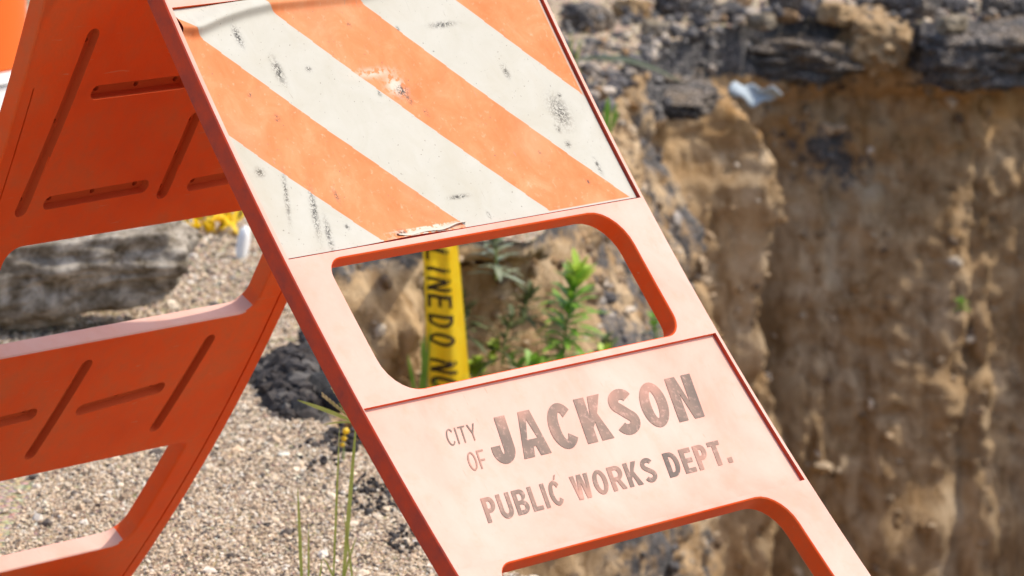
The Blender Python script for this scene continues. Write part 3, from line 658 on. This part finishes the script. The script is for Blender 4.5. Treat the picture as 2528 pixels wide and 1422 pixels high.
for txt, t, u0, u1, a, b, gap in (('CITY', .11, .0945, .1435, .6985, .7195, .16), ('OF', .12, .1055, .1340, .7318, .7550, .16), ('JACKSON', .25, .1480, .5165, .6972, .7555, .13),
                                   ('PUBLIC', .20, .0865, .2175, .7895, .8205, .15), ('WORKS', .20, .2365, .3815, .7895, .8205, .14), ('DEPT.', .22, .4016, .5180, .7890, .8210, .15)):
    o = bpart('lettering', text_mesh(txt, t, u0, u1, a, b, front_p, dL, .28, gap), M_INK)
    o['label'] = 'faded black stencilled word ' + txt

bpart('ink_mark', mesh('ink_mark', [front_p(.2185, .7885, dL), front_p(.2215, .7885, dL), front_p(.2265, .7825, dL), front_p(.2235, .7830, dL)], [(0, 1, 2, 3)], False), M_INK)

# ------------------------------------------------------------------ hazard tape hanging into the pit
def tape_frame():
    top = at(1086, 600, 8.36); return top
TW = .0670; t0 = tape_frame(); rtv = Vector((rt[0], rt[1], 0)); fwv = Vector((fw[0], fw[1], 0))
def tape_p(wd, l, off=0.0):
    """wd across 0..TW, l down the tape (l<0: lying back over the ground)"""
    k = wd / TW
    fold = .012 * math.sin(2.2 * k * math.pi + .9 * math.sin(l * 7)) + .004 * math.sin(l * 31 + k * 5) + .026 * max(0, k - .72) ** 1.0 * 2
    if l >= 0:
        base = Vector(t0) + rtv * (wd - TW / 2 + .058 * l + .05 * l * k) + Vector((0, 0, -l)) + fwv * (fold + .02 * math.sin(l * 6) - off)
    else:
        a = -l; arcd = .05; th_ = min(1.35, a / arcd); up = arcd * math.sin(th_); back = arcd * (1 - math.cos(th_)) + max(0, a - 1.35 * arcd) * .99
        dz = up + max(0, a - 1.35 * arcd) * (-.08)
        base = Vector(t0) + rtv * (wd - TW / 2) + Vector((0, 0, dz)) + fwv * (back + fold * .4 - off)
    return base
nl = 90; nw = 13; V = []
for i in range(nl):
    l = -.45 + 1.05 * i / (nl - 1)
    for j in range(nw): V.append(tape_p(TW * j / (nw - 1), l))
F = [(i * nw + j, i * nw + j + 1, (i + 1) * nw + j + 1, (i + 1) * nw + j) for i in range(nl - 1) for j in range(nw - 1)]
TAPE = empty('hazard_tape', tuple(t0)); TI = Matrix.Translation(-Vector(t0))
tag(TAPE, 'yellow warning tape with black lettering hanging down behind the barricade window', 'warning tape')
me = mesh('tape_film', V, F); me.transform(TI); link('tape_film', me, M_TAPE, TAPE)
pxm = 8.36 / FPX
for word in ([('L', 630), ('I', 668), ('N', 706), ('E', 749)], [('D', 801), ('O', 848)], [('N', 916), ('O', 958), ('T', 1000)], [('C', 1068), ('R', 1110), ('O', 1152), ('S', 1194), ('S', 1236)]):
    bm = bmesh.new()
    for ch, yc in word:
        lp, w_ = glyph(ch, WID.get(ch, .62), .17); me = fill_mesh([lp]); wd_ = .0075 if ch == 'I' else .026
        b2 = bmesh.new(); b2.from_mesh(me); bmesh.ops.remove_doubles(b2, verts=b2.verts, dist=1e-6); bmesh.ops.subdivide_edges(b2, edges=[e for e in b2.edges if e.calc_length() > .25], cuts=3); bmesh.ops.triangulate(b2, faces=b2.faces)
        for v in b2.verts: v.co = tape_p(.005 + .044 * v.co.y, (yc - 600) * pxm + (v.co.x / w_ - .5) * wd_, .0014)
        b2.to_mesh(me); b2.free(); bm.from_mesh(me)
    me = bpy.data.meshes.new('lettering'); bm.to_mesh(me); bm.free(); me.transform(TI); link('lettering', me, M_TINK, TAPE)
# crumpled tape on the ground behind
def crumple(px, py, n, seed):
    r = random.Random(seed); c = gz(px, py); root = empty('crumpled_tape', tuple(c)); V = []; F = []; K = []; KF = []
    pos = Vector((-.06, .0, .01)); L = 90; ddir = Vector((rt[0], rt[1], 0))
    for i in range(L):
        t = i / (L - 1); ph = t * n * math.pi
        p = ddir * ((t - .5) * .12 + .010 * math.sin(ph * 1.7)) + fwv * (.02 * math.cos(ph * .7)) + Vector((0, 0, .026 + .018 * math.sin(ph)))
        ax = (fwv * .5 + Vector((0, 0, .8 * math.cos(ph * .5))) + ddir * .3 * math.sin(ph)).normalized() * .019
        V += [p - ax, p + ax]; K += [p - ax * .5 - fwv * .0015, p + ax * .5 - fwv * .0015]
    F = [(2 * i, 2 * i + 1, 2 * i + 3, 2 * i + 2) for i in range(L - 1)]
    KF = [(2 * i, 2 * i + 1, 2 * i + 3, 2 * i + 2) for i in range(L - 1) if i % 4 == 1]
    link('tape_film', mesh('tape_film', V, F), M_TAPE, root); link('lettering', mesh('lettering', K, KF), M_TINK, root); return root
tag(crumple(530, 575, 9, 4), 'crumpled yellow warning tape lying on the gravel behind the boulder', 'warning tape')

# ------------------------------------------------------------------ plants
def leaf(V, F, base, direction, length, width, droop, up=Vector((0, 0, 1)), n=5, fold=.25):
    d = Vector(direction).normalized(); side = d.cross(up)
    if side.length < 1e-3: side = Vector((1, 0, 0))
    side.normalize(); nrm = side.cross(d); i0 = len(V)
    for i in range(n + 1):
        t = i / n; c = Vector(base) + d * (length * t) - Vector((0, 0, 1)) * (droop * length * t * t)
        w_ = width * (math.sin(math.pi * min(1, t * .92 + .06)) ** .8) * .5 if i < n else 0.0003
        V += [c + side * w_ + nrm * w_ * fold, c, c - side * w_ + nrm * w_ * fold]
    for i in range(n):
        a = i0 + 3 * i; F += [(a, a + 1, a + 4, a + 3), (a + 1, a + 2, a + 5, a + 4)]
def tube(V, F, pts, r0, r1, k=6):
    i0 = len(V); n = len(pts)
    for i, p in enumerate(pts):
        d = (Vector(pts[min(i + 1, n - 1)]) - Vector(pts[max(i - 1, 0)])).normalized(); a = d.orthogonal().normalized(); b = d.cross(a); r = r0 + (r1 - r0) * i / (n - 1)
        for j in range(k): V.append(Vector(p) + a * r * math.cos(2 * math.pi * j / k) + b * r * math.sin(2 * math.pi * j / k))
    for i in range(n - 1):
        for j in range(k): F.append((i0 + i * k + j, i0 + i * k + (j + 1) % k, i0 + (i + 1) * k + (j + 1) % k, i0 + (i + 1) * k + j))
def rosette_plant(name, base, height, lean, nleaf, llen, lwid, label, mats, seed, tipn=12):
    r = random.Random(seed); root = empty(name, tuple(base)); V = []; F = []; pts = []
    for i in range(9): t = i / 8; pts.append(Vector((lean[0] * t * t, lean[1] * t * t, height * t)))
    tube(V, F, pts, .0035, .0018); link('stem', mesh('stem', V, F), M_STEM, root)
    V = []; F = []
    for i in range(nleaf):
        t = .05 + .85 * i / nleaf; a = i * 2.399 + r.uniform(-.3, .3); p = pts[0].lerp(pts[-1], t); p = Vector((lean[0] * t * t, lean[1] * t * t, height * t))
        L = llen * (1.0 - .45 * t) * r.uniform(.8, 1.15); e = .12 + .95 * t * t + r.uniform(-.25, .25)
        leaf(V, F, p, (math.cos(a) * math.cos(e), math.sin(a) * math.cos(e), math.sin(e)), L, lwid * r.uniform(.8, 1.15), r.uniform(.1, .4))
    link('foliage', mesh('foliage', V, F), mats[0], root)
    V = []; F = []; p = pts[-1]
    for i in range(tipn):
        a = i * 2.399; e = r.uniform(.5, 1.3); leaf(V, F, p - Vector((0, 0, r.uniform(0, .035))), (math.cos(a) * math.cos(e), math.sin(a) * math.cos(e), math.sin(e)), llen * r.uniform(.4, .62), lwid * 1.1, .15)
    link('shoot_tip', mesh('shoot_tip', V, F), mats[1], root); tag(root, label, 'plant'); return root
rosette_plant('leafy_plant', at(1387, 930, 8.75), .215, (.022, -.016), 84, .108, .016, 'upright bright green leafy plant in the barricade window', (M_LEAF, M_TIP), 2, 16)
rosette_plant('leafy_plant', at(1190, 960, 8.7), .055, (-.01, .01), 14, .062, .020, 'small bright green sprout beside the hanging tape', (M_TIP, M_TIP), 5)
rosette_plant('leafy_plant', at(1300, 950, 8.7), .075, (-.045, .05), 16, .062, .019, 'low green sprout leaning left of the tall leafy plant', (M_LEAF, M_TIP), 8)
rosette_plant('leafy_plant', at(1440, 965, 8.8), .08, (.03, -.03), 22, .07, .016, 'bushy green sprout at the right foot of the tall leafy plant', (M_LEAF, M_TIP), 23)
rosette_plant('leafy_plant', at(1345, 975, 8.6), .07, (-.02, .02), 22, .065, .016, 'bushy green sprout at the left foot of the tall leafy plant', (M_LEAF, M_LEAF), 27)
rosette_plant('silvery_plant', at(1225, 690, 8.62), .10, (-.01, .0), 22, .075, .017, 'grey green plant on the slope right of the hanging tape', (M_GREY, M_GREY), 12)
rosette_plant('silvery_plant', at(1620, 860, 9.3), .07, (-.01, .0), 16, .055, .012, 'grey green sprig at the right corner of the barricade window', (M_GREY, M_LEAF), 15)
for i_, (px, py, dd_, hh, lab) in enumerate([(1150, 840, 8.62, .08, 'dark weed just right of the hanging tape'), (1240, 900, 8.66, .10, 'dark weed in the hollow left of the tall leafy plant'), (1105, 960, 8.5, .06, 'dark low weed behind the hanging tape'), (1510, 930, 8.95, .08, 'dark weed right of the tall leafy plant'), (1290, 800, 8.75, .07, 'dark weed high in the hollow behind the tall leafy plant')]):
    rosette_plant('dark_weed', at(px, py, dd_), hh, (.02 * math.sin(i_ * 2), .02 * math.cos(i_ * 2)), 30, .07, .011, lab, (M_DARKL, M_DARKL), 40 + i_, 6)
rosette_plant('wall_sprig', at(2375, 765, 11.75), .03, (-.01, .0), 9, .035, .012, 'tiny green sprig growing from the right earth face', (M_LEAF, M_LEAF), 19, 4)

def grass(name, base, blades, label, mat, head=False, cat='grass'):
    """blades: list of (direction, length, width, droop)"""
    root = empty(name, tuple(base)); 
    for (d, L, wd_, dr, off) in blades:
        V = []; F = []; leaf(V, F, Vector(off), d, L, wd_, dr, up=Vector((fw[0], fw[1], .2)), n=12, fold=.3)
        link('blade', mesh('blade', V, F), mat, root)
    tag(root, label, cat); return root
r3 = rtv
U3 = Vector((0, 0, 1))
def gb(lat, L, w_, dr=.0, off=0.0, dep=0.0): return ((r3 * lat + fwv * dep + U3).normalized(), L, w_, dr, tuple(r3 * off))
b0 = gz(845, 1560); zz = 5.7
grass('grass_clump', gz(842, 1500), [gb(.06, .275, .0058, 0, 0), gb(.02, .255, .0032, 0, -.012), gb(-.12, .16, .003, .15, .02), gb(.2, .13, .003, .2, -.006), gb(-.3, .11, .003, .3, .004)], 'tall green grass stalk rising beside the front leg', M_GRASS)
grass('grass_clump', gz(748, 1500), [gb(-.06, .17, .0048, 0, 0), gb(-.02, .125, .003, .05, .008), gb(.10, .07, .003, 0, .018), gb(-.4, .07, .0028, .3, -.004)], 'shorter thin grass stalk standing alone on the gravel', M_GRASS)
# branching seed head on top of the tall stalk
hd = empty('grass_seed_head', tuple(Vector(gz(842, 1500)) + U3 * .262 + r3 * .016))
for d, L, w_, dr in [((-1, .42), .088, .0055, .05), ((-.55, .8), .06, .003, 0), ((-.2, 1), .062, .003, 0), ((.6, .35), .045, .004, .1), ((.9, .05), .05, .0035, .2), ((.35, .9), .04, .003, 0), ((-.75, .6), .05, .003, 0), ((-.9, .1), .045, .0025, .2), ((.75, .7), .055, .0025, .1), ((.1, 1), .075, .0022, 0), ((-.4, .5), .04, .0022, .1), ((1, .3), .06, .0024, .25)]:
    V = []; F = []; leaf(V, F, (0, 0, 0), r3 * d[0] + U3 * d[1], L, w_, dr, up=fwv, n=8); link('blade', mesh('blade', V, F), M_GRASS, hd)
for i, d in enumerate([(-.55, .8), (-.2, 1), (.35, .9), (-.75, .6)]):
    V = []; F = []; dv = (r3 * d[0] + U3 * d[1]).normalized()
    for k in range(14): p = dv * (.015 + .045 * k / 14); leaf(V, F, p, dv + r3 * (.4 if k % 2 else -.4), .0075, .0028, 0, up=fwv, n=3)
    link('seed_spike', mesh('seed_spike', V, F), M_DRY, hd)
tag(hd, 'branching grass seed head over the black crumbs', 'grass')
grass('grass_tuft', gz(1497, 330), [gb(.02, .085, .016, 0, 0), gb(.35, .065, .010, .1, .006), gb(-.3, .06, .010, .1, -.006), gb(.15, .075, .008, 0, .01)], 'short bright green grass tuft just right of the striped board', M_LEAF)
grass('grass_tuft', at(1415, 190, 10.9), [gb(.15, .11, .007, .1, 0), gb(-.3, .09, .007, .1, .0), gb(.5, .08, .006, .2, .01), gb(0, .12, .006, 0, -.008)], 'yellowish grass tuft near the top of the striped board edge', M_GRASS)
grass('arching_grass', at(1420, 150, 10.8), [((r3 * .95 + U3 * .24).normalized(), .275, .016, .42, (0, 0, 0)), ((r3 * .9 + U3 * .40).normalized(), .12, .010, .5, (0, 0, 0))], 'long pale grass blade arching right over the slabs', M_GREY)
grass('grass_clump', at(1042, 985, 8.45), [gb(.02, .13, .009, 0, 0), gb(-.1, .12, .008, 0, .008), gb(.12, .1, .008, .05, -.006), gb(.4, .16, .006, .2, .012), gb(-.2, .09, .008, 0, -.012), gb(.06, .14, .006, 0, .004)], 'dark green grass clump left of the hanging tape', M_LEAF)
V = []; F = []
fr = empty('yellow_flower', tuple(gz(848, 1140))); tube(V, F, [Vector((0, 0, 0)), Vector((0, 0, .03)), Vector((.002, 0, .05))], .0015, .001); link('stem', mesh('stem', V, F), M_STEM, fr)
for k, (x, z, s) in enumerate([(0, .038, .0048), (.003, .050, .0055), (-.002, .028, .004)]):
    bm = bmesh.new(); bmesh.ops.create_icosphere(bm, subdivisions=2, radius=s)
    for v in bm.verts: v.co *= 1 + .2 * noise.noise(v.co * 300); 
    bmesh.ops.translate(bm, verts=bm.verts, vec=r3 * x + U3 * z); me = bpy.data.meshes.new('bloom'); bm.to_mesh(me); bm.free(); link('bloom', me, M_TAPE, fr)
tag(fr, 'small yellow flower head beside the front leg', 'flower')

# ------------------------------------------------------------------ things behind
def drum(loc):
    root = empty('traffic_drum', tuple(loc)); 
    bands = [(0, .05, .285, .28, M_RUB, 'base_ring'), (.05, .125, .236, .235, M_DRUMW, 'grey_band'), (.125, .152, .243, .240, M_DRUMW, 'white_ledge'), (.152, .37, .234, .228, M_DRUM, 'orange_band'), (.37, .50, .223, .219, M_DRUMW, 'white_band'), (.50, .66, .216, .211, M_DRUM, 'orange_band'), (.66, .79, .208, .204, M_DRUMW, 'white_band'), (.79, .95, .202, .19, M_DRUM, 'orange_band')]
    for z0, z1, r0, r1, mt, nm in bands:
        V = []; F = []; k = 48; prof_ = [(r0 - .012, z0), (r0, z0 + .004), (r1, z1 - .004), (r1 - .012, z1)]
        if z1 == .95: prof_.append((.02, z1 + .01))
        for (r, z) in prof_:
            for j in range(k): V.append((r * math.cos(2 * math.pi * j / k), r * math.sin(2 * math.pi * j / k), z))
        for i in range(len(prof_) - 1):
            for j in range(k): F.append((i * k + j, i * k + (j + 1) % k, (i + 1) * k + (j + 1) % k, (i + 1) * k + j))
        me = mesh(nm, V, F); me.set_sharp_from_angle(angle=math.radians(40)); link(nm, me, mt, root)
    V = []; F = []; tube(V, F, [Vector((.09 * math.cos(a), .015, .95 + .07 * math.sin(a))) for a in np.linspace(0, math.pi, 12)], .012, .012); link('handle', mesh('handle', V, F), M_DRUM, root)
    return root
p_ = at(-190, 172, 9.9); tag(drum((p_[0], p_[1], 0)), 'orange and white traffic drum at the top left corner', 'traffic drum')
o = None
V = []; F = []; q = gz(88, 130); bm = bmesh.new(); bmesh.ops.create_cube(bm, size=1)
for v in bm.verts:
    t = v.co.z + .5; v.co = Vector((v.co.x * .020, v.co.y * .016, t * .5)); 
    if t < .5: v.co.x *= .2; v.co.y *= .2
bmesh.ops.bevel(bm, geom=bm.edges[:], offset=.001, segments=1, affect='EDGES')
me = bpy.data.meshes.new('wooden_stake'); bm.to_mesh(me); bm.free(); o = link('wooden_stake', me, M_WOOD); o.location = (q[0], q[1], -.02); o.rotation_euler = (0, -.04, ANG); tag(o, 'thin pale wooden stake beside the traffic drum', 'stake')

# pale plastic scrap caught under the slab
V = []; F = []; n = 16; m2 = 6; c = Vector(at(1862, 222, 11.78))
for i in range(n):
    for j in range(m2):
        t = i / (n - 1); k = j / (m2 - 1); h = (.022 + .008 * math.sin(t * 17)) * math.sin(math.pi * min(1, t * .85 + .12)) ** .6
        V.append(r3 * ((t - .5) * .145) + U3 * ((k - .5) * 2 * h - .012 * t + .006 * math.sin(t * 9)) - fwv * (.03 + .015 * math.sin(t * 5 + k * 3)))
F = [(i * m2 + j, (i + 1) * m2 + j, (i + 1) * m2 + j + 1, i * m2 + j + 1) for i in range(n - 1) for j in range(m2 - 1)]
me = mesh('plastic_scrap', V, F); o = link('plastic_scrap', me, M_PALEB); o.location = c; md = o.modifiers.new('s', 'SOLIDIFY'); md.thickness = .004
tag(o, 'pale bluish scrap of plastic caught under the middle asphalt slab', 'plastic scrap')
